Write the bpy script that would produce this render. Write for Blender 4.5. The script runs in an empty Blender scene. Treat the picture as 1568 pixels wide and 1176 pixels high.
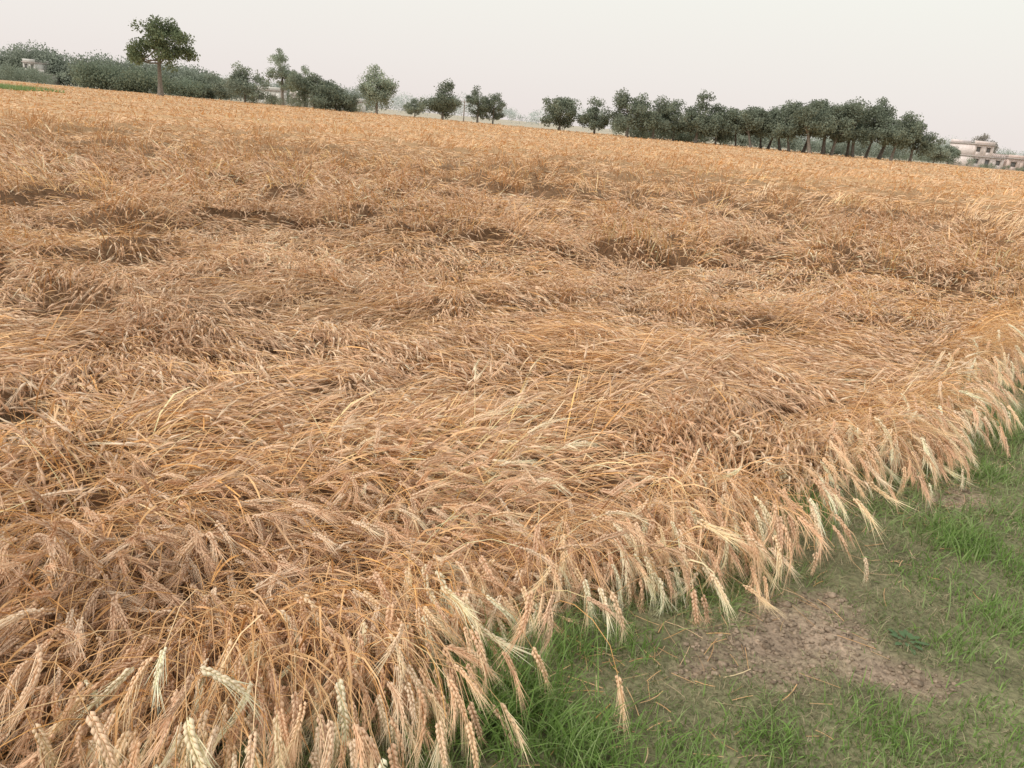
import bpy, math, numpy as np
from mathutils import Matrix, Vector
rng=np.random.default_rng(7)
scene=bpy.context.scene
scene.view_settings.view_transform='Standard'
scene.view_settings.look='None'
scene.view_settings.exposure=0

# ------------------------------------------------------------------ noise
def _h(ix,iy,s):
    n=(ix*374761393+iy*668265263+s*1442695041)&0xffffffff
    n=((n^(n>>13))*1274126177)&0xffffffff
    return ((n^(n>>16))&0xffff)/65535.0
def vn(x,y,s=0):
    x=np.asarray(x,float);y=np.asarray(y,float)
    fx=np.floor(x);fy=np.floor(y);ix=fx.astype(np.int64);iy=fy.astype(np.int64)
    tx=x-fx;ty=y-fy;tx=tx*tx*(3-2*tx);ty=ty*ty*(3-2*ty)
    a=_h(ix,iy,s);b=_h(ix+1,iy,s);c=_h(ix,iy+1,s);d=_h(ix+1,iy+1,s)
    return (a*(1-tx)+b*tx)*(1-ty)+(c*(1-tx)+d*tx)*ty
def fbm(x,y,s=0,o=3):
    r=0;a=.5;t=0
    for i in range(o):
        r=r+a*vn(x*2**i+i*17.3,y*2**i-i*9.1,s+i);t+=a;a*=.5
    return r/t
def cells(x,y,size,s):
    """jittered cellular clumps: returns distance (0 centre .. ~1 rim) and two random values per clump"""
    x=np.asarray(x,float)/size;y=np.asarray(y,float)/size
    fx=np.floor(x).astype(np.int64);fy=np.floor(y).astype(np.int64)
    best=np.full(x.shape,9.);r1=np.zeros(x.shape);r2=np.zeros(x.shape)
    for i in (-1,0,1):
        for j in (-1,0,1):
            cx=fx+i;cy=fy+j
            px=cx+.15+.7*_h(cx,cy,s);py=cy+.15+.7*_h(cx,cy,s+1)
            d=np.hypot(px-x,py-y);m=d<best
            best=np.where(m,d,best);r1=np.where(m,_h(cx,cy,s+2),r1);r2=np.where(m,_h(cx,cy,s+3),r2)
    return best,r1,r2
def sstep(a,b,x):
    t=np.clip((x-a)/(b-a),0,1);return t*t*(3-2*t)

# ------------------------------------------------------------------ helpers
def mat_new(name):
    m=bpy.data.materials.new(name);m.use_nodes=True
    nt=m.node_tree;b=nt.nodes['Principled BSDF'];return m,nt,b
def attr_mat(name,rough=.6,spec=.3,noise=None,translu=0.0):
    m,nt,b=mat_new(name)
    a=nt.nodes.new('ShaderNodeAttribute');a.attribute_name='Col'
    col=a.outputs['Color']
    if noise:
        geo=nt.nodes.new('ShaderNodeNewGeometry')
        n=nt.nodes.new('ShaderNodeTexNoise');n.inputs['Scale'].default_value=noise[0];n.inputs['Detail'].default_value=3
        nt.links.new(geo.outputs['Position'],n.inputs['Vector'])
        mr=nt.nodes.new('ShaderNodeMapRange');mr.inputs['From Min'].default_value=.3;mr.inputs['From Max'].default_value=.7
        mr.inputs['To Min'].default_value=1-noise[1];mr.inputs['To Max'].default_value=1+noise[1]
        nt.links.new(n.outputs['Fac'],mr.inputs['Value'])
        mx=nt.nodes.new('ShaderNodeVectorMath');mx.operation='SCALE'
        nt.links.new(col,mx.inputs[0]);nt.links.new(mr.outputs[0],mx.inputs['Scale'])
        col=mx.outputs[0]
    nt.links.new(col,b.inputs['Base Color'])
    b.inputs['Roughness'].default_value=rough
    b.inputs['Specular IOR Level'].default_value=spec
    if translu>0:
        tr=nt.nodes.new('ShaderNodeBsdfTranslucent');nt.links.new(col,tr.inputs['Color'])
        ms=nt.nodes.new('ShaderNodeMixShader');ms.inputs[0].default_value=translu
        nt.links.new(b.outputs[0],ms.inputs[1]);nt.links.new(tr.outputs[0],ms.inputs[2])
        nt.links.new(ms.outputs[0],nt.nodes['Material Output'].inputs['Surface'])
    return m
def flat_mat(name,col,rough=.8,nscale=3,namt=.15):
    m,nt,b=mat_new(name)
    geo=nt.nodes.new('ShaderNodeNewGeometry')
    n=nt.nodes.new('ShaderNodeTexNoise');n.inputs['Scale'].default_value=nscale;n.inputs['Detail'].default_value=5
    nt.links.new(geo.outputs['Position'],n.inputs['Vector'])
    r=nt.nodes.new('ShaderNodeValToRGB')
    r.color_ramp.elements[0].position=.3;r.color_ramp.elements[1].position=.7
    r.color_ramp.elements[0].color=[c*(1-namt) for c in col]+[1]
    r.color_ramp.elements[1].color=[min(1,c*(1+namt)) for c in col]+[1]
    nt.links.new(n.outputs['Fac'],r.inputs[0]);nt.links.new(r.outputs[0],b.inputs['Base Color'])
    b.inputs['Roughness'].default_value=rough
    b.inputs['Specular IOR Level'].default_value=.2
    return m
def empty(name,loc=(0,0,0)):
    e=bpy.data.objects.new(name,None);e.location=loc;e.empty_display_size=.3
    scene.collection.objects.link(e);return e
def mkmesh(name,V,F,C=None,mat=None,parent=None,smooth=False):
    V=np.asarray(V,np.float32).reshape(-1,3);F=np.asarray(F,np.int32);k=F.shape[1];M=F.shape[0]
    me=bpy.data.meshes.new(name)
    me.vertices.add(len(V));me.vertices.foreach_set('co',V.ravel())
    me.loops.add(M*k);me.loops.foreach_set('vertex_index',F.ravel())
    me.polygons.add(M);me.polygons.foreach_set('loop_start',np.arange(M,dtype=np.int32)*k)
    me.update(calc_edges=True)
    if smooth: me.polygons.foreach_set('use_smooth',np.ones(M,bool))
    if C is not None:
        C=np.asarray(C,np.float32).reshape(-1,3)
        ca=me.color_attributes.new('Col','FLOAT_COLOR','POINT')
        c4=np.ones((len(V),4),np.float32);c4[:,:3]=C;ca.data.foreach_set('color',c4.ravel())
    if mat: me.materials.append(mat)
    o=bpy.data.objects.new(name,me);scene.collection.objects.link(o)
    if parent: o.parent=parent
    return o
def nrm(a): return a/np.maximum(np.linalg.norm(a,axis=-1,keepdims=True),1e-9)
def curves(P0,phi,L,e0,e1,pw,P,bend=None):
    N=len(P0);s=(np.arange(P-1)+.5)/(P-1)
    e=e0[:,None]+(e1-e0)[:,None]*s[None]**pw
    ph=phi[:,None]+(0 if bend is None else bend[:,None]*s[None])
    d=np.stack([np.cos(e)*np.cos(ph),np.cos(e)*np.sin(ph),np.sin(e)],-1)*(L/(P-1))[:,None,None]
    C=np.zeros((N,P,3));C[:,0]=P0;C[:,1:]=P0[:,None]+np.cumsum(d,1);return C
def frames(T,roll):
    up=np.zeros_like(T);up[...,2]=1
    S=nrm(np.cross(T,up+1e-4));Nn=np.cross(S,T)
    c=np.cos(roll);s=np.sin(roll)
    while c.ndim<T.ndim: c=c[...,None];s=s[...,None]
    return S*c+Nn*s, -S*s+Nn*c
def tang(C):
    T=np.empty_like(C);T[:,1:-1]=C[:,2:]-C[:,:-2];T[:,0]=C[:,1]-C[:,0];T[:,-1]=C[:,-1]-C[:,-2];return nrm(T)
def ribbon(C,w,taper,roll):
    N,P,_=C.shape;T=tang(C);S,_n=frames(T,roll)
    hw=(w[:,None]*taper[None]*.5)[...,None]
    V=np.stack([C-S*hw,C+S*hw],2)
    b=np.arange(N)[:,None]*(2*P)+np.arange(P-1)[None]*2
    F=np.stack([b,b+1,b+3,b+2],-1).reshape(-1,4)
    return V.reshape(-1,3),F,2*P
def tube3(C,w,taper,roll):
    N,P,_=C.shape;T=tang(C);S,Nn=frames(T,roll)
    hw=(w[:,None]*taper[None]*.5)[...,None]
    V=np.stack([C+hw*(math.cos(a)*S+math.sin(a)*Nn) for a in (0,2.094,4.189)],2)
    b=(np.arange(N)[:,None]*(3*P)+np.arange(P-1)[None]*3)
    F=np.concatenate([np.stack([b+i,b+(i+1)%3,b+3+(i+1)%3,b+3+i],-1) for i in range(3)],1).reshape(-1,4)
    return V.reshape(-1,3),F,3*P

# ------------------------------------------------------------------ world layout
EX=np.array([-300,-4.2,-1.4,-.43,.22,.99,2.0,3.10,7.8,300.])
EY=np.array([-200,-.68,1.12,1.82,2.29,2.96,3.95,5.34,11.0,366.])
def edge_y(x): return np.interp(x,EX,EY)+.20*(fbm(x*1.6,x*0+3.3,91)-.5)*2
def inside(x,y): return (y-edge_y(x))*.75       # metres inside the crop
FAR=205.0
def tuft(x,y):
    """0..1: clumps still standing"""
    r=np.hypot(x,y)
    n=fbm(x*.26+3,y*.36,11,3)
    cd,c1,c2=cells(x+.5*vn(x*2,y*2,5),y*1.1,.95,301)
    band=sstep(7,10,r)*(1-sstep(19,28,r))
    on=(c1<.22+.30*band+2.8*(n-.5))
    near=.25+.75*sstep(6.0,9.5,r)
    return on*np.clip(1.3-cd*1.7,0,1)*near*(.4+.6*c2)*(1-.3*sstep(28,80,r))
def holes(x,y):
    return sstep(.65,.72,fbm(x*2.1+31,y*2.6,57,3))*sstep(.3,.6,inside(x,y))*(1-sstep(12,20,np.hypot(x,y)))
def zmat(x,y):
    r=np.hypot(x,y)
    cd,c1,c2=cells(x,y,.42,201)
    z=.13+.16*(fbm(x*.8,y*.95,21,3)-.3)+.05*(fbm(x*3.3,y*3.6,25,2)-.5)+.11*(c1-.4)*np.clip(1.2-cd*1.3,0,1)
    z=z+.08*sstep(8,30,r)+.44*tuft(x,y)-.15*holes(x,y)
    z=z+.25*(fbm(x*.05,y*.09,29,2)-.5)*sstep(20,60,r)
    return np.maximum(z,.04)*(.35+.65*sstep(-.05,.3,inside(x,y)))
def flow(x,y):
    cd,c1,c2=cells(x+.3*vn(x*2.4,y*2.4,6),y,.42,201)
    cd,d1,d2=cells(x+.6*vn(x*1.3,y*1.3,8),y,1.1,231)
    return math.radians(-70)+math.radians(100)*(fbm(x*.3+5,y*.33,31,2)-.5)*2+math.radians(42)*(c2-.5)*2+math.radians(66)*(d1-.5)*2

# ------------------------------------------------------------------ wheat
straw_mat=attr_mat('dry_straw',.65,.25)
head_mat=attr_mat('wheat_ear',.7,.2)
PAL=np.array([[.76,.455,.225],[.79,.51,.27],[.68,.40,.19],[.85,.61,.38],[.57,.355,.19],[.71,.46,.27],[.45,.32,.21],[.78,.43,.165]])
PW=np.array([.22,.2,.16,.12,.11,.1,.03,.06])
def straw_cols(x,y,n,bright=1.0):
    c=PAL[rng.choice(len(PAL),n,p=PW)]
    k=.80+.34*rng.random(n)
    p=fbm(x*.5,y*.55,41,3)-.5
    warm=np.stack([1+.12*p,1-.02*p,1-.35*p],-1)
    v=1+.4*(fbm(x*.9,y*1.3,45,2)-.5)+.3*(fbm(x*.12,y*.3,47,2)-.5)
    return np.clip(c*(k*v*bright)[:,None]*warm,.02,.92)
HCOL=np.array([[.89,.635,.435],[.85,.58,.375],[.91,.70,.51],[.80,.53,.34],[.72,.49,.33]])
def head_cols(n): return HCOL[rng.integers(0,5,n)]*(.86+.26*rng.random(n))[:,None]

wheat=empty('wheat_field')
def ear_template(seed,nsp=18,nawn=32):
    r=np.random.default_rng(seed);V=[];F=[];Cc=[]
    L=.088
    for i in range(nsp):
        f=i/(nsp-1);x=f*L*.92;side=1 if i%2 else -1
        ang=math.radians(18);yo=side*.0028*(1-.4*f)
        rot=r.uniform(-.9,.9)
        d=np.array([math.cos(ang),side*math.sin(ang)*math.cos(rot),math.sin(ang)*math.sin(rot)])
        c=np.array([x,yo,r.uniform(-.0018,.0018)])
        l=.0185*(1-.25*abs(f-.4))*r.uniform(.85,1.15);w=.0040*(1.15-.45*f)
        sd=nrm(np.cross(d,[0,0,1.]));nn=np.cross(sd,d)
        pts=[c,c+d*l*.45+sd*w,c+d*l*.45+nn*w,c+d*l*.45-sd*w,c+d*l*.45-nn*w,c+d*l]
        b=len(V);V+=pts;Cc+=[.92,.92,1.0,.92,1.0,1.08]
        for j in range(4):
            F.append([b,b+1+j,b+1+(j+1)%4]);F.append([b+5,b+1+(j+1)%4,b+1+j])
    for i in range(nawn):
        f=r.uniform(.0,1);x=f*L;th=r.uniform(0,6.283);sp=r.uniform(.06,.34)
        d=nrm(np.array([1,sp*math.cos(th)*1.3,sp*math.sin(th)*.8]))
        l=r.uniform(.055,.095);w=.0011
        c=np.array([x,0,0]);sd=nrm(np.cross(d,r.normal(size=3)))
        b=len(V);V+=[c-sd*w,c+sd*w,c+d*l];Cc+=[1.12,1.12,1.2];F.append([b,b+1,b+2])
    V=np.array(V);V[:,2]-=V[:,0]**2*r.uniform(1.5,4.5)
    V[:,1]+=V[:,0]**2*r.uniform(-1.5,1.5)
    return V,np.array(F),np.array(Cc)
def ear_lod1(seed):
    r=np.random.default_rng(seed);V=[];F=[];Cc=[]
    L=.09;w=.0066
    V+=[[0,0,0],[L*.4,w,0],[L*.4,0,w*.8],[L*.4,-w,0],[L*.4,0,-w*.8],[L,0,0]];Cc+=[.85,.95,1,.95,.9,1.1]
    for j in range(4):
        F.append([0,1+j,1+(j+1)%4]);F.append([5,1+(j+1)%4,1+j])
    for i in range(9):
        x=r.uniform(.0,1)*L;th=r.uniform(0,6.28);sp=r.uniform(.08,.34)
        d=nrm(np.array([1,sp*math.cos(th),sp*math.sin(th)*.7]));l=r.uniform(.05,.09);ww=.0014
        c=np.array([x,0,0]);sd=nrm(np.cross(d,r.normal(size=3)));b=len(V)
        V+=[list(c-sd*ww),list(c+sd*ww),list(c+d*l)];Cc+=[1.15]*3;F.append([b,b+1,b+2])
    V=np.array(V,float);V[:,2]-=V[:,0]**2*2.5
    return V,np.array(F),np.array(Cc)
def place_ears(name,E,T,cols,scale,tmpls):
    Vs=[];Fs=[];Cs=[];off=0;N=len(E);which=rng.integers(0,len(tmpls),N)
    roll=rng.uniform(-.6,.6,N)+np.where(rng.random(N)<.35,1.57,0)
    S,Nn=frames(T,roll)
    for k,(tv,tf,tc) in enumerate(tmpls):
        m=which==k;n=m.sum()
        if n==0: continue
        v=tv[None]*scale[m][:,None,None]
        W=E[m][:,None]+v[...,0:1]*T[m][:,None]+v[...,1:2]*S[m][:,None]+v[...,2:3]*Nn[m][:,None]
        W[...,2]=np.maximum(W[...,2],.012)
        Vs.append(W.reshape(-1,3));nv=len(tv)
        Fs.append((tf[None]+(np.arange(n)*nv)[:,None,None]+off).reshape(-1,3));off+=n*nv
        Cs.append(np.clip(cols[m][:,None]*tc[None,:,None],0,.95).reshape(-1,3))
    return mkmesh(name,np.concatenate(Vs),np.concatenate(Fs),np.concatenate(Cs),head_mat,wheat)
T0=[ear_template(i) for i in range(6)];T1=[ear_lod1(i+50) for i in range(6)]

def sample_logr(n,r1,r2,a=math.radians(43)):
    r=r1*(r2/r1)**rng.random(n);t=rng.uniform(-a,a,n);return r*np.sin(t),r*np.cos(t),r
def sample_uni(n,r1,r2,a=math.radians(50)):
    r=np.sqrt(rng.random(n)*(r2*r2-r1*r1)+r1*r1);t=rng.uniform(-a,a,n);return r*np.sin(t),r*np.cos(t),r
K=44000.;R0=4.6
def strands(lo,hi,name,P,prism,headp,lod,near=False):
    if near: x,y,r=sample_uni(int(1500*math.radians(50)*(hi*hi-lo*lo)),lo,hi)
    else: x,y,r=sample_logr(int(K*math.radians(86)*math.log(hi/lo)),lo,hi)
    m=(inside(x,y)>.03)&(y<FAR-1)&(rng.random(len(x))>holes(x,y)*.9)
    x=x[m];y=y[m];r=r[m];n=len(x)
    t=tuft(x,y);st=rng.random(n)<t*1.5
    z=zmat(x,y)
    earzone=sstep(.36,.50,fbm(x*.55+9,y*.7,151,3)+.05)
    messy=np.clip(.14+.55*sstep(.2,-1.5,x)*sstep(4.5,2,y)+.8*(fbm(x*.8,y*.8,53,2)-.5),.05,.6)
    ph=flow(x,y)+rng.normal(0,.27,n)
    ms=rng.random(n)<messy
    ph=np.where(ms,ph+rng.normal(0,1.0,n),ph)
    L=rng.uniform(.17,.40,n)*(1.15-.45*earzone)
    e0=np.radians(rng.uniform(-4,34,n));e1=np.radians(rng.uniform(-38,6,n))
    e0=np.where(st,np.radians(rng.uniform(50,92,n)),e0);e1=np.where(st,np.radians(rng.uniform(-40,60,n)),e1)
    L=np.where(st,rng.uniform(.28,.50,n),L)
    depth=rng.random(n)**1.2*.11
    zz=np.where(st,z-.30,z-.01-depth)
    x0=x-np.cos(ph)*L*.5*(~st);y0=y-np.sin(ph)*L*.5*(~st)
    bad=inside(x0,y0)<.0
    x0=np.where(bad,x,x0);y0=np.where(bad,y,y0)
    C=curves(np.stack([x0,y0,np.maximum(zz,.01)],-1),ph,L,e0,e1,1.3,P,rng.normal(0,.3,n))
    C[...,2]=np.maximum(C[...,2],.012)
    ws=np.maximum(1,r/6.0)
    leaf=rng.random(n)<.2
    w=np.where(leaf,rng.uniform(.005,.008,n),rng.uniform(.0027,.0038,n))*ws
    if hi>16: w=rng.uniform(.003,.006,n)*ws
    cols=straw_cols(x,y,n)
    cols=np.where((st)[:,None],cols*np.array([1.16,1.19,1.23]),cols)
    if lod is None:
        hd=rng.random(n)<.5
        cols=np.where(hd[:,None],cols*.45+head_cols(n)*.53,cols)
    cols=np.clip(cols,0,.9)
    if prism:
        for tag,mm,fn,tp in (('stalks',~leaf,tube3,np.linspace(1,.75,P)),('dry_leaves',leaf,ribbon,np.sin(np.linspace(.5,3.05,P))**.7)):
            V,F,k=fn(C[mm],w[mm],tp,rng.normal(0,.7,mm.sum()))
            mkmesh(name+'_'+tag,V,F,np.repeat(cols[mm],k,0),straw_mat,wheat)
    else:
        tp=np.interp(np.linspace(0,1,P),[0,.6,.85,1],[.8,1,1.2,.35])
        V,F,k=ribbon(C,w,tp,rng.normal(0,.6,n))
        mkmesh(name+'_stalks',V,F,np.repeat(cols,k,0),straw_mat,wheat)
    if lod is not None:
        hm=(rng.random(n)<headp*(.45+.9*earzone))&(~leaf)&((depth<.065)|st)
        T=nrm(C[hm,-1]-C[hm,-2]);nh=hm.sum()
        sc=rng.uniform(.85,1.25,nh)*np.maximum(1,r[hm]/9)
        v=(.95+.35*(fbm(x[hm]*.9,y[hm]*1.2,45,2)-.5))[:,None]
        place_ears(name+'_ears',C[hm,-1],T,head_cols(nh)*v,sc,lod)
strands(.7,3.0,'lodged_near',6,True,.9,T0,True)
strands(3.0,R0,'lodged_close',5,False,1.0,T1,True)
strands(R0,16,'lodged_mid',5,False,.95,T1)
strands(16,40,'lodged_far',4,False,0,None)
strands(40,FAR,'lodged_horizon',3,False,0,None)

# standing fringe along the crop edge, drooping outwards
def fringe(xa,xb,n,lod,name,prism):
    x=rng.uniform(xa,xb,n);d=rng.random(n)**1.1*.42-.02
    cl=fbm(x*2.6,d*2,61,2)
    keep=rng.random(n)<np.clip(.35+3.6*(cl-.45),.04,1)
    x=x[keep];d=d[keep];cl=cl[keep];n=len(x)
    y=edge_y(x)+d/.75
    m=(edge_y(x+.1)-edge_y(x-.1))/.2
    ph=np.arctan2(-1,np.clip(m,.4,1.4))
    cd,c1,c2=cells(x,y,.28,401)
    ph=ph+rng.normal(0,.36,n)+1.1*(c1-.55)
    L=rng.uniform(.30,.60,n)*(.75+.5*c2)
    e0=np.radians(rng.uniform(50,86,n));e1=np.radians(rng.uniform(-89,-30,n))
    P=8
    C=curves(np.stack([x,y,x*0+.0],-1),ph,L,e0,e1,2.1,P,rng.normal(0,.35,n))
    C[...,2]=np.maximum(C[...,2],.01)
    cols=np.clip(straw_cols(x,y,n,1.05),0,.92)
    leaf=rng.random(n)<.18
    w=np.where(leaf,rng.uniform(.005,.009,n),rng.uniform(.0026,.0036,n))
    for tag,mm,fn,tp in (('stalks',~leaf,tube3 if prism else ribbon,np.linspace(1,.7,P)),('dry_leaves',leaf,ribbon,np.sin(np.linspace(.6,3.05,P))**.7)):
        V,F,k=fn(C[mm],w[mm],tp,rng.normal(0,.7,mm.sum()))
        mkmesh(name+'_'+tag,V,F,np.repeat(cols[mm],k,0),straw_mat,wheat)
    hm=(~leaf)&(rng.random(n)<.95)
    T=nrm(C[hm,-1]-C[hm,-2])
    place_ears(name+'_ears',C[hm,-1],T,np.clip(head_cols(hm.sum())*1.1,0,.94),rng.uniform(.95,1.4,hm.sum()),lod)
fringe(-2.6,4.2,4300,T0,'edge_near',True)
fringe(4.2,22,6000,T1,'edge_far',False)

def sgrid(xs,ys,zf,name,mat,cf=None,parent=None,mask=None):
    X,Y=np.meshgrid(xs,ys);Z=zf(X,Y);nx=len(xs);ny=len(ys)
    V=np.stack([X,Y,Z],-1).reshape(-1,3)
    i,j=np.meshgrid(np.arange(nx-1),np.arange(ny-1));b=(j*nx+i).ravel()
    F=np.stack([b,b+1,b+nx+1,b+nx],-1)
    if mask is not None:
        mv=mask(X,Y).ravel();F=F[mv[F].all(1)]
    C=cf(X,Y).reshape(-1,3) if cf else None
    return mkmesh(name,V,F,C,mat,parent,True)
def spaced(a,b,c,n,k):
    s=np.linspace(-1,1,n);v=np.sinh(s*k)/math.sinh(k)
    return np.where(v<0,c+v*(c-a),c+v*(b-c))
under_mat=attr_mat('matted_straw',.85,.15,(26,.35))
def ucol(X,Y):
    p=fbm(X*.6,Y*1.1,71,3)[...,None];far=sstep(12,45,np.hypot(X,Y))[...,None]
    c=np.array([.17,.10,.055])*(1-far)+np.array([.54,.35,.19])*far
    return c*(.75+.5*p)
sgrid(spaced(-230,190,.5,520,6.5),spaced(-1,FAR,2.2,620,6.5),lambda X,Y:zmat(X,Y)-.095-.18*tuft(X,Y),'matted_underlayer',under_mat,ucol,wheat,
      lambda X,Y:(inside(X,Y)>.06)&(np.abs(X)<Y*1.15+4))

# ------------------------------------------------------------------ ground
def bare(x,y):
    def el(cx,cy,a,b,ang):
        dx=x-cx;dy=y-cy;c=math.cos(ang);s=math.sin(ang)
        return np.sqrt(((dx*c+dy*s)/a)**2+((-dx*s+dy*c)/b)**2)
    d=np.minimum(np.minimum(el(.95,2.24,.42,.17,.45),el(2.25,3.5,.30,.12,.8)),np.minimum(el(.66,2.06,.18,.09,.6),el(1.35,2.1,.22,.11,-.1)))
    nz=(fbm(x*4,y*4,81,3)-.5)*1.9
    return np.clip(1.28-d+nz,0,1)
def gz(X,Y):
    r=np.hypot(X,Y);return .03*(fbm(X*2.2,Y*2.2,83,3)-.5)*sstep(12,7,r)+.014*(fbm(X*14,Y*14,87,2)-.5)*sstep(8,4,r)-.02*bare(X,Y)*sstep(12,7,r)
def gcol(X,Y):
    b=bare(X,Y)[...,None];n=fbm(X*6,Y*6,89,3)[...,None]
    soil=np.array([.38,.29,.215])*(.6+.8*n);gr=np.array([.22,.21,.12])*(.6+.8*n)
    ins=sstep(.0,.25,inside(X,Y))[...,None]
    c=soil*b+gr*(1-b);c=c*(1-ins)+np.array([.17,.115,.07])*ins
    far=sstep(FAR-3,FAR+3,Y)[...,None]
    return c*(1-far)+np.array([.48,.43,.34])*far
gm=attr_mat('field_soil',.95,.1,(55,.3))
nt=gm.node_tree;bs=nt.nodes['Principled BSDF'];ns=nt.nodes.new('ShaderNodeTexNoise');ns.inputs['Scale'].default_value=38;ns.inputs['Detail'].default_value=6
ge=nt.nodes.new('ShaderNodeNewGeometry');nt.links.new(ge.outputs['Position'],ns.inputs['Vector'])
bp=nt.nodes.new('ShaderNodeBump');bp.inputs['Strength'].default_value=1.0;bp.inputs['Distance'].default_value=.03
nt.links.new(ns.outputs['Fac'],bp.inputs['Height']);nt.links.new(bp.outputs[0],bs.inputs['Normal'])
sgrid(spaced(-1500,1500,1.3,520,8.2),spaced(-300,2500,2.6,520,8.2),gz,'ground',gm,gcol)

# ------------------------------------------------------------------ verge grass
grass_mat=attr_mat('grass_blade',.5,.3,None,.25)
GREEN=np.array([[.165,.23,.08],[.205,.27,.10],[.235,.285,.13],[.145,.195,.07]])
DRY=np.array([[.40,.335,.21],[.47,.39,.26],[.33,.28,.18]])
def blades(x,y,h,w,lean,cols,name,parent,P=4,z=None):
    n=len(x);ph=rng.uniform(0,6.283,n)
    e0=np.radians(90-lean*rng.random(n));e1=e0-np.radians(rng.uniform(20,85,n))
    z=gz(x,y)-.004 if z is None else z
    C=curves(np.stack([x,y,z],-1),ph,h,e0,e1,1.4,P)
    C[...,2]=np.maximum(C[...,2],z[:,None])
    V,F,k=ribbon(C,w,np.linspace(1,.12,P),rng.normal(0,.7,n))
    return mkmesh(name,V,F,np.repeat(cols,k,0),grass_mat,parent)
verge=empty('grass_verge')
def verge_part(r1,r2,dens,name,hs,wsc):
    a1,a2=math.radians(-60),math.radians(62)
    n=int(dens*(a2-a1)/2*(r2*r2-r1*r1));r=np.sqrt(rng.random(n)*(r2*r2-r1*r1)+r1*r1);t=rng.uniform(a1,a2,n)
    x=r*np.sin(t);y=r*np.cos(t);ins=inside(x,y)
    b=bare(x,y);cl=fbm(x*3.6,y*3.6,93,3)
    m=(ins<.08)&(rng.random(n)>b*.93)&(rng.random(n)<.45+3.0*(cl-.38))
    x=x[m];y=y[m];b=b[m];cl=cl[m];n=len(x)
    g=fbm(x*2.1+4,y*2.1,95,3);lush=sstep(.45,.60,g)
    h=rng.uniform(.013,.040,n)*(1+1.9*lush)*hs*(1-.4*b)
    dry=rng.random(n)<(.52-.42*lush+.25*b)
    c=np.where(dry[:,None],DRY[rng.integers(0,3,n)],GREEN[rng.integers(0,4,n)]*(1+.35*lush)[:,None])*(.8+.45*rng.random(n))[:,None]
    blades(x,y,h,rng.uniform(.0022,.004,n)*wsc,75,c,name,verge,4)
verge_part(.9,3.6,12500,'short_grass_near',1,1)
verge_part(3.6,7.5,4500,'short_grass_mid',1.15,1.7)
verge_part(7.5,22,600,'short_grass_far',1.6,4)
tl=[(.06,1.80,.17,.22,900),(.28,1.66,.14,.15,500),(-.12,1.68,.12,.18,300),(2.02,3.04,.15,.13,500),(2.2,2.85,.16,.09,350),(.82,1.76,.13,.07,350),(1.18,1.84,.15,.07,400),(.55,1.66,.14,.08,350),
    (1.9,2.46,.2,.09,500),(.70,2.52,.12,.13,250),(1.36,3.14,.14,.14,260),(1.50,3.3,.1,.1,160),(1.45,1.75,.2,.06,400),(2.6,3.9,.15,.1,300),(2.9,3.6,.3,.09,700),(3.0,4.55,.15,.14,250),(1.7,1.95,.2,.07,300),(.27,2.10,.1,.13,160),
    (1.75,2.75,.2,.06,300),(2.5,3.2,.25,.07,500),(1.05,1.62,.18,.06,300),(1.62,2.3,.12,.07,200),(.45,2.15,.12,.09,220),(1.0,2.72,.15,.09,250)]
X=[];Y=[];H=[];
for cx,cy,rad,hh,n in tl:
    X.append(rng.normal(cx,rad*.55,n));Y.append(rng.normal(cy,rad*.55,n));H.append(rng.uniform(.45,1.15,n)*hh)
X=np.concatenate(X);Y=np.concatenate(Y);H=np.concatenate(H);n=len(X)
TG=np.array([[.19,.31,.075],[.23,.36,.095],[.16,.26,.065],[.29,.38,.15]])
blades(X,Y,H,rng.uniform(.003,.0062,n),42,TG[rng.integers(0,4,n)]*(.8+.4*rng.random(n))[:,None],'green_tufts',verge,6)
n=800;x=rng.uniform(.0,3.8,n);y=edge_y(x)-np.abs(rng.normal(0,.5,n));ph=rng.uniform(0,6.28,n)
C=curves(np.stack([x,y,gz(x,y)+.008],-1),ph,rng.uniform(.03,.14,n),np.full(n,.05),np.full(n,-.05),1,4,rng.normal(0,.4,n))
V,F,k=ribbon(C,rng.uniform(.0015,.003,n),np.ones(4),rng.normal(0,.3,n));mkmesh('straw_litter',V,F,np.repeat(straw_cols(x,y,n),k,0)*.85,straw_mat,verge)
def clods():
    V=[];F=[];Cc=[];ico=np.array([[0,0,1],[.9,0,.45],[.28,.85,.45],[-.72,.53,.45],[-.72,-.53,.45],[.28,-.85,.45],[.72,.53,-.45],[-.28,.85,-.45],[-.9,0,-.45],[-.28,-.85,-.45],[.72,-.53,-.45],[0,0,-1]])
    fi=[[0,1,2],[0,2,3],[0,3,4],[0,4,5],[0,5,1],[1,6,2],[2,7,3],[3,8,4],[4,9,5],[5,10,1],[2,6,7],[3,7,8],[4,8,9],[5,9,10],[1,10,6],[11,7,6],[11,8,7],[11,9,8],[11,10,9],[11,6,10]]
    n=0
    while n<1000:
        x=rng.uniform(.2,2.9);y=rng.uniform(1.5,3.9)
        if inside(x,y)>0 or bare(np.array(x),np.array(y))<.35: continue
        s=rng.uniform(.002,.010)*(1 if rng.random()<.92 else 1.9)
        v=ico*(1+rng.uniform(-.25,.25,(12,1)))*s*np.array([1.2,1,.6]);v+=[x,y,float(gz(np.array(x),np.array(y)))+s*.2]
        F+=[[a+len(V) for a in f] for f in fi];V+=v.tolist();Cc+=[list(np.array([.37,.285,.21])*rng.uniform(.7,1.25))]*12;n+=1
    mkmesh('soil_clods',V,F,Cc,gm,verge)
clods()
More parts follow.
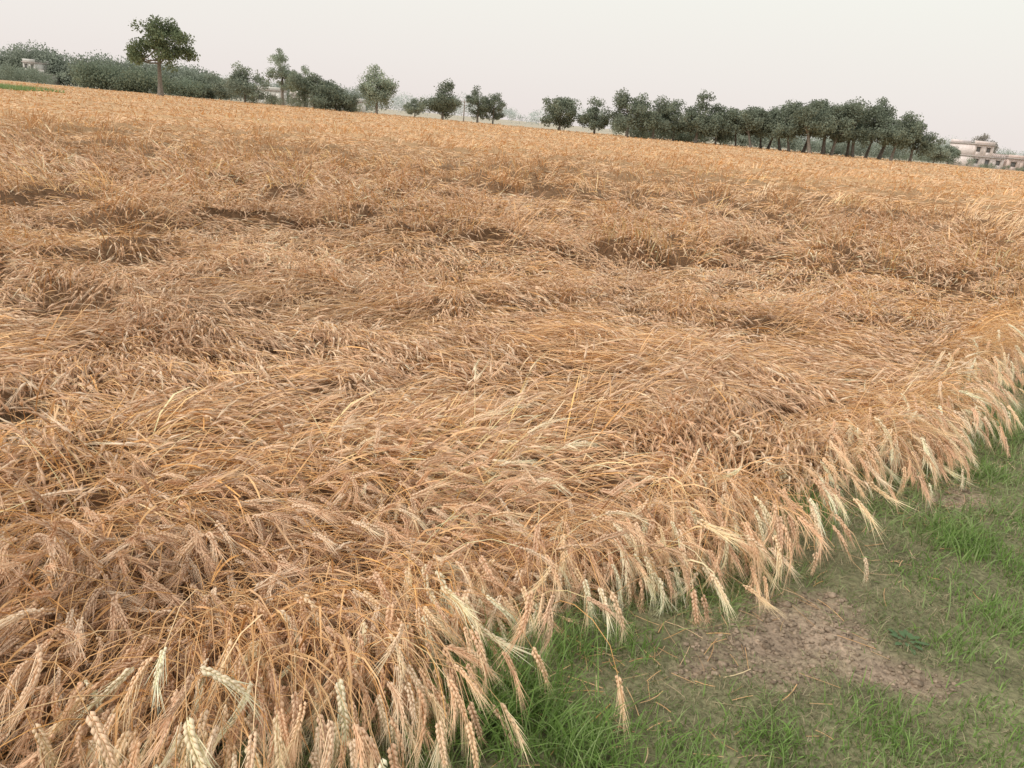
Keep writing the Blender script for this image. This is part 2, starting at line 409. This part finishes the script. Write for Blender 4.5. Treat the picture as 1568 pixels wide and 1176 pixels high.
def weed(cx,cy):
    e=empty('broadleaf_weed',(cx,cy,0));V=[];F=[]
    for i in range(16):
        a=i*2.4;r0=.006+.002*i;L=.02+.0016*i;hh=.035-.0016*i
        for j,(f,w) in enumerate([(0,.15),(.35,1),(.7,.85),(1,.05)]):
            rr=r0+L*f;z=hh*(.4+.8*f-.6*f*f);c,s=math.cos(a),math.sin(a);w*=.009
            V+=[[c*rr-s*w,s*rr+c*w,z],[c*rr+s*w,s*rr-c*w,z]]
            if j: b=len(V);F.append([b-4,b-3,b-1,b-2])
    mkmesh('leaf_rosette',V,F,np.tile([.12,.2,.09],(len(V),1)),grass_mat,e)
weed(1.45,2.30)
gp=empty('green_crop_patch');n=9000
x=rng.uniform(-66,-50,n);y=rng.uniform(80,88,n)+(x+58)*-.2
blades(x,y,rng.uniform(.4,.8,n),rng.uniform(.03,.06,n),35,TG[rng.integers(0,4,n)]*.9+.04,'crop_blades',gp,4,z=np.full(n,.12))

# ------------------------------------------------------------------ trees
leaf_mat=attr_mat('tree_foliage',.8,.1,None,.3)
bark_mat=flat_mat('tree_bark',(.24,.215,.19),.9,4,.3)
def tube(path,rad,seg=7):
    path=np.array(path,float);rad=np.array(rad);T=tang(path[None])[0]
    ref=np.array([1,0.02,0]);S=nrm(np.cross(T,ref));N=np.cross(S,T);V=[];F=[]
    for i in range(len(path)):
        for j in range(seg):
            a=2*math.pi*j/seg;V.append(path[i]+rad[i]*(math.cos(a)*S[i]+math.sin(a)*N[i]))
    for i in range(len(path)-1):
        for j in range(seg):
            F.append([i*seg+j,i*seg+(j+1)%seg,(i+1)*seg+(j+1)%seg,(i+1)*seg+j])
    return V,F
def leafcloud(centres,radii,per,size,base,seed):
    r=np.random.default_rng(seed);n=len(centres);c=np.repeat(centres,per,0);R=np.repeat(radii,per,0)
    d=nrm(r.normal(size=(len(c),3)));rr=r.random(len(c))**.45*(1+.10*r.normal(size=len(c)).clip(-1,1.5))
    p=c+d*rr[:,None]*R[:,None]*np.array([1,1,.8])
    q=nrm(r.normal(size=(len(c),3)));s=nrm(np.cross(q,r.normal(size=(len(c),3))));t=np.cross(q,s)
    sz=(size*r.uniform(.5,1.25,len(c)))[:,None]
    V=np.stack([p-s*sz*.5,p+t*sz*.35,p+s*sz*.6,p-t*sz*.38],1)
    F=np.arange(len(c)*4).reshape(-1,4)
    tone=np.repeat(r.uniform(.8,1.2,n),per)*r.uniform(.88,1.12,len(c))
    C=np.array(base)[None]*tone[:,None]
    return V.reshape(-1,3),F,np.repeat(C,4,0)
def tree(name,k,Y,height,width,clear,seed,base,dens=1.0,lean=0,lobes=None):
    r=np.random.default_rng(seed);e=empty(name,(k*Y,Y,0))
    th=r.uniform(.3,.42)*height/13
    big=lobes is not None
    crown_h=height-clear;cz=clear+crown_h*.5
    zt=clear+crown_h*.55
    path=[[lean*f*width*.2+r.normal(0,.05)*height*.05*f,r.normal(0,.03)*f*height*.1,zt*f] for f in np.linspace(0,1,6)]
    path[0]=[0,0,-.2];rad=[th*1.5,th,th*.85,th*.72,th*.55,th*.35]
    Vt,Ft=tube(path,rad)
    nb=int(38*dens)+8;cs=[];rs=[]
    if lobes is None:
        nl=r.integers(5,8);lobes=[]
        for i in range(nl):
            a=2*math.pi*(i+r.uniform(-.3,.3))/nl;zz=r.uniform(-.30,.22)
            lobes.append((math.cos(a)*.30*r.uniform(.7,1.1),math.sin(a)*.28,zz,r.uniform(.85,1.15)))
        lobes+=[(r.uniform(-.15,.15),0,.26,1.0),(0,0,0,1.2),(.15,0,-.2,1.1),(-.15,0,-.2,1.1)]
    for i in range(nb):
        lx,ly,lz,ls=lobes[i%len(lobes)]
        d=nrm(r.normal(size=3))*r.random()**.4
        p=np.array([(lx+d[0]*.18*ls)*width+path[-1][0]*.6,(ly+d[1]*.18*ls)*width,cz+(lz+d[2]*.18*ls)*crown_h])
        cs.append(p);rs.append(width*r.uniform(.08,.15)*(.9 if big else 1.12))
    cs=np.array(cs);rs=np.array(rs)
    cs[:,2]=np.clip(cs[:,2],clear*.85+rs*.3,height-rs*.7)
    order=r.permutation(nb)[:min(nb,12)]
    for i in order:
        f=r.uniform(.5,1);b=np.array(path[0])*(1-f)+np.array(path[-1])*f;b[2]=max(b[2],clear*.7)
        m=(b+cs[i])/2+np.array([0,0,-.04*height])
        v,fc=tube([b,m,cs[i]],[th*.38,th*.24,th*.08],5);o=len(Vt);Vt=list(Vt)+list(v);Ft=Ft+[[a+o for a in q] for q in fc]
    mkmesh('trunk_and_limbs',Vt,Ft,None,bark_mat,e,True)
    V,F,C=leafcloud(cs,rs,130,.024*width+.11,base,seed+1)
    mkmesh('foliage',V,F,C,leaf_mat,e)
    return e
HAZE_G1=(.235,.27,.205);HAZE_G2=(.30,.34,.27);HAZE_G3=(.36,.41,.32)  # foliage greens paled: aerial haze put into colour, also offsets crown self-shading
TR=[
('rosewood_tree',-.461,170,15.4,13.8,4.3,(.18,.22,.13),2.0),
('mango_tree',-.417,215,6.6,11,.3,HAZE_G2,1.2),('mango_tree',-.387,205,6.6,11,.3,HAZE_G2,1.2),
('mango_tree',-.357,185,8.6,11.5,.5,HAZE_G2,1.3),
('eucalyptus_tree',-.311,200,14.2,8.6,2.6,HAZE_G3,1.1),('eucalyptus_tree',-.290,205,11.4,7,2,HAZE_G3,.9),
('mango_tree',-.272,180,8.1,11,.3,HAZE_G1,1.6),('mango_tree',-.245,182,6.8,10.5,.3,HAZE_G1,1.4),
('eucalyptus_tree',-.195,180,11,9.8,.2,HAZE_G3,1.9),
('neem_tree',-.148,200,4.8,6.5,.5,HAZE_G2,1),
('neem_tree',-.114,185,9.0,10.2,.6,HAZE_G1,1.5),
('neem_tree',-.071,190,8.6,6.6,.5,HAZE_G1,1.2),('neem_tree',-.052,192,7.9,6.4,.4,HAZE_G1,1.2),
('neem_tree',.030,180,8.0,10.6,.7,HAZE_G1,1.5),('neem_tree',.073,178,7.8,8.6,.6,HAZE_G1,1.4),
('neem_tree',.113,172,9.8,10.4,.9,HAZE_G1,1.4),('neem_tree',.145,172,9.0,9.6,.8,HAZE_G1,1.4),('neem_tree',.170,175,8.8,9.6,.7,HAZE_G1,1.4),
('neem_tree',.198,172,10.8,10.2,.9,HAZE_G1,1.5),('neem_tree',.222,174,8.6,9,.8,HAZE_G1,1.4),
]
BIG=[(-.36,0,-.16,.9),(-.20,.1,.10,1.1),(-.05,-.1,.32,1.1),(.15,.1,.30,1.0),(.30,0,.12,1.1),(.38,.05,-.08,.8),(.10,-.2,.02,1.2),(-.05,.22,.0,1.2),(.22,-.1,-.22,.8),(-.22,-.15,-.20,.8),(0,0,.12,1.2)]
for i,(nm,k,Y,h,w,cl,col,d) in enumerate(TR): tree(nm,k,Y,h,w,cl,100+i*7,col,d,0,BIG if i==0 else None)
rr=np.random.default_rng(5)
for i,k in enumerate(np.linspace(.250,.434,15)):
    h=[8.0,8.4,8.8,9.8,9.6,10.4,11.2,11.8,11.8,11.4,11.6,12.4,12.8,12.4,10.6][i]
    tree('shisham_tree',k+rr.normal(0,.003),172+rr.uniform(-6,8),h,rr.uniform(9.6,11.6),2.4,400+i*5,HAZE_G1,1.4,rr.uniform(-1,1))
tree('neem_tree',.462,170,8.8,10.2,1.0,601,HAZE_G1,1.5)
tree('neem_tree',.491,205,5.6,7.5,.8,603,HAZE_G2,1);tree('neem_tree',.508,210,5.4,6,.8,605,HAZE_G2,.9)
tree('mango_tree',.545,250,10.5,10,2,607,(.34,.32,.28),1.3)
def mass(name,k1,k2,Y,h,n,base,per,seed,rad=(.35,.6)):
    r=np.random.default_rng(seed);k=r.uniform(k1,k2,n);hh=h*(.45+.8*fbm(k*28+seed,k*0,seed,3));R=hh*r.uniform(*rad,n)
    y=Y+r.uniform(-6,6,n);z=np.maximum(R*.6,hh*r.uniform(.2,.85,n))
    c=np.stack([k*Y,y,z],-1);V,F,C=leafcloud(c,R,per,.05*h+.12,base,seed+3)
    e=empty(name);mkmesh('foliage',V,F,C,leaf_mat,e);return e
mass('distant_tree_line',-.75,.75,430,10.5,900,(.60,.64,.62),80,11,(.3,.5))  # distant lines: grey-pale leaf colour carries the haze, no volume
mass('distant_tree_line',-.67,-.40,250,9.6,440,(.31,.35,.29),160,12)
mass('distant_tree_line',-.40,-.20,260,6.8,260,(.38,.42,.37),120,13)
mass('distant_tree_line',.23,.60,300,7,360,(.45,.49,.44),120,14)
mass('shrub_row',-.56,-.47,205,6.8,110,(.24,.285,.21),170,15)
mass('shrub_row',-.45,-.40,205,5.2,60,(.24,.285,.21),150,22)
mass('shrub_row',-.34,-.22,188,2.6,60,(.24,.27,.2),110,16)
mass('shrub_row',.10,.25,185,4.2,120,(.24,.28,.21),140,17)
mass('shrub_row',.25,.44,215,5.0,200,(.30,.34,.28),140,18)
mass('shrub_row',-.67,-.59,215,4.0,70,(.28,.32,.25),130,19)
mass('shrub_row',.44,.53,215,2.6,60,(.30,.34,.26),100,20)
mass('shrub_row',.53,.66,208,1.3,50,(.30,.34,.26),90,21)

# ------------------------------------------------------------------ houses
def box(V,F,x0,x1,y0,y1,z0,z1):
    b=len(V);V+=[[x0,y0,z0],[x1,y0,z0],[x1,y1,z0],[x0,y1,z0],[x0,y0,z1],[x1,y0,z1],[x1,y1,z1],[x0,y1,z1]]
    F+=[[b,b+3,b+2,b+1],[b+4,b+5,b+6,b+7],[b,b+1,b+5,b+4],[b+1,b+2,b+6,b+5],[b+2,b+3,b+7,b+6],[b+3,b,b+4,b+7]]
dark=flat_mat('window_dark',(.20,.20,.20),.3);roofm=flat_mat('concrete_roof',(.52,.47,.44),.9)
def house(name,x,y,w,d,floors,wallcol,rot=0,upper=1.0,fh=3.0,skeleton=False):
    e=empty(name,(x,y,0));e.rotation_euler[2]=rot
    wm=flat_mat(name+'_plaster',wallcol,.85,1.2,.1)
    Vw=[];Fw=[];Vo=[];Fo=[];Vr=[];Fr=[]
    for f in range(floors):
        ww=w if f==0 else w*upper;x0=-w/2;x1=x0+ww;z0=f*(fh+.25);z1=z0+fh
        n=max(2,int(ww/3));st=(x1-x0)/n
        for i in range(n):
            a=x0+i*st;b=a+st;o0=a+st*.3;o1=b-st*.3;door=(i==n//2 and f==0)
            s0=z0 if door else z0+1.0;s1=z0+2.2
            box(Vw,Fw,a,o0,-d/2,-d/2+.25,z0,z1);box(Vw,Fw,o1,b,-d/2,-d/2+.25,z0,z1)
            box(Vw,Fw,o0,o1,-d/2,-d/2+.25,s1,z1)
            if not door: box(Vw,Fw,o0,o1,-d/2,-d/2+.25,z0,s0)
            if not skeleton: box(Vo,Fo,o0+.01,o1-.01,-d/2+.14,-d/2+.2,s0+.01,s1-.01)
            box(Vr,Fr,o0-.15,o1+.15,-d/2-.4,-d/2-.005,s1+.05,s1+.13)
        if not skeleton:
            box(Vw,Fw,x0,x0+.25,-d/2+.255,d/2,z0,z1);box(Vw,Fw,x1-.25,x1,-d/2+.255,d/2,z0,z1);box(Vw,Fw,x0+.255,x1-.255,d/2-.25,d/2,z0,z1)
        box(Vr,Fr,x0-.2,x1+.2,-d/2-.3,d/2+.2,z1+.003,z1+.25)
    zt=floors*(fh+.25)+.003;x1=-w/2+(w*upper if floors>1 else w)
    for a in ((-w/2,x1,-d/2,-d/2+.15),(-w/2,x1,d/2-.15,d/2),):
        box(Vw,Fw,*a,zt,zt+.75)
    if floors>1 and upper<1:
        z=fh+.25+.003
        for i in range(7):
            px=x1+.6+(w/2-x1-.8)*i/6;box(Vw,Fw,px-.1,px+.1,-d/2,-d/2+.2,z,z+.9)
        box(Vr,Fr,x1+.55,w/2,-d/2-.02,-d/2+.22,z+.903,z+1.0)
    mkmesh('walls',Vw,Fw,None,wm,e);mkmesh('roof_slabs',Vr,Fr,None,roofm,e)
    if Vo: mkmesh('windows_and_door',Vo,Fo,None,dark,e)
house('village_house',.540*218,218,11,8,2,(.86,.76,.73),.3,.6,2.7)
house('village_house',.583*220,220,8,7,1,(.74,.60,.55),.2,1,3.0)
house('village_house',-.607*242,242,6.5,6,2,(.62,.61,.58),-.1,.6,2.6)
house('village_house',-.487*212,212,4,5,1,(.6,.6,.57),0,1,2.2)
house('village_house',-.325*230,230,7,6,1,(.8,.78,.74),0,1,3.6)
house('village_house',-.285*230,230,6,6,1,(.75,.70,.66),0,1,3.0)
house('village_house',-.227*225,225,7,6,1,(.72,.70,.66),0,1,2.6)
pe=empty('utility_pole',(-.088*190,190,0));v,f=tube([[0,0,-.2],[0,0,3],[0,0,5.2]],[.14,.12,.09],8);mkmesh('post',v,f,None,roofm,pe)
Vx=[];Fx=[];box(Vx,Fx,-.9,.9,-.2,-.1,4.5,4.65);box(Vx,Fx,-.6,.6,-.2,-.1,3.8,3.92);mkmesh('crossarms',Vx,Fx,None,roofm,pe)

# ------------------------------------------------------------------ light
SE=math.radians(42);SA=math.radians(240)
w=bpy.data.worlds.new('World');scene.world=w;w.use_nodes=True;nt=w.node_tree;bg=nt.nodes['Background']
sky=nt.nodes.new('ShaderNodeTexSky');sky.sky_type='NISHITA';sky.sun_disc=False;sky.sun_elevation=SE;sky.sun_rotation=SA
sky.air_density=1.5;sky.dust_density=6
tc=nt.nodes.new('ShaderNodeTexCoord');sp=nt.nodes.new('ShaderNodeSeparateXYZ');nt.links.new(tc.outputs['Generated'],sp.inputs[0])
rp=nt.nodes.new('ShaderNodeValToRGB');nt.links.new(sp.outputs['Z'],rp.inputs[0])
el=rp.color_ramp.elements
el[0].position=0;el[0].color=(.88,.80,.77,1);el[1].position=.16;el[1].color=(.94,.935,.87,1)
x=el.new(.06);x.color=(.91,.86,.82,1)
x=el.new(1.0);x.color=(.95,.94,.90,1)
sc=nt.nodes.new('ShaderNodeVectorMath');sc.operation='SCALE';sc.inputs['Scale'].default_value=10.0;nt.links.new(rp.outputs[0],sc.inputs[0])
mx=nt.nodes.new('ShaderNodeMixRGB');mx.inputs[0].default_value=.95;nt.links.new(sky.outputs[0],mx.inputs[1]);nt.links.new(sc.outputs[0],mx.inputs[2])
nt.links.new(mx.outputs[0],bg.inputs['Color']);bg.inputs['Strength'].default_value=.1
sl=bpy.data.lights.new('sun','SUN');sl.energy=1.8;sl.angle=math.radians(11);sl.color=(1,.94,.87)
so=bpy.data.objects.new('sun',sl);scene.collection.objects.link(so)
D=Vector((math.sin(SA)*math.cos(SE),math.cos(SA)*math.cos(SE),math.sin(SE)))
so.rotation_euler=D.to_track_quat('Z','Y').to_euler()

# ------------------------------------------------------------------ camera
p=math.atan(403/1184);r=math.radians(5.1)
R=Vector((1,0,0));U0=Vector((0,math.sin(p),math.cos(p)));Fw=Vector((0,math.cos(p),-math.sin(p)))
cr=R*math.cos(r)+U0*math.sin(r);cu=U0*math.cos(r)-R*math.sin(r)
M=Matrix((cr,cu,-Fw)).transposed().to_4x4();M.translation=Vector((0,0,1.6))
cd=bpy.data.cameras.new('camera');cd.lens=36*1184/1568;cd.sensor_width=36;cd.clip_start=.05;cd.clip_end=6000
co=bpy.data.objects.new('camera',cd);scene.collection.objects.link(co);co.matrix_world=M;scene.camera=co
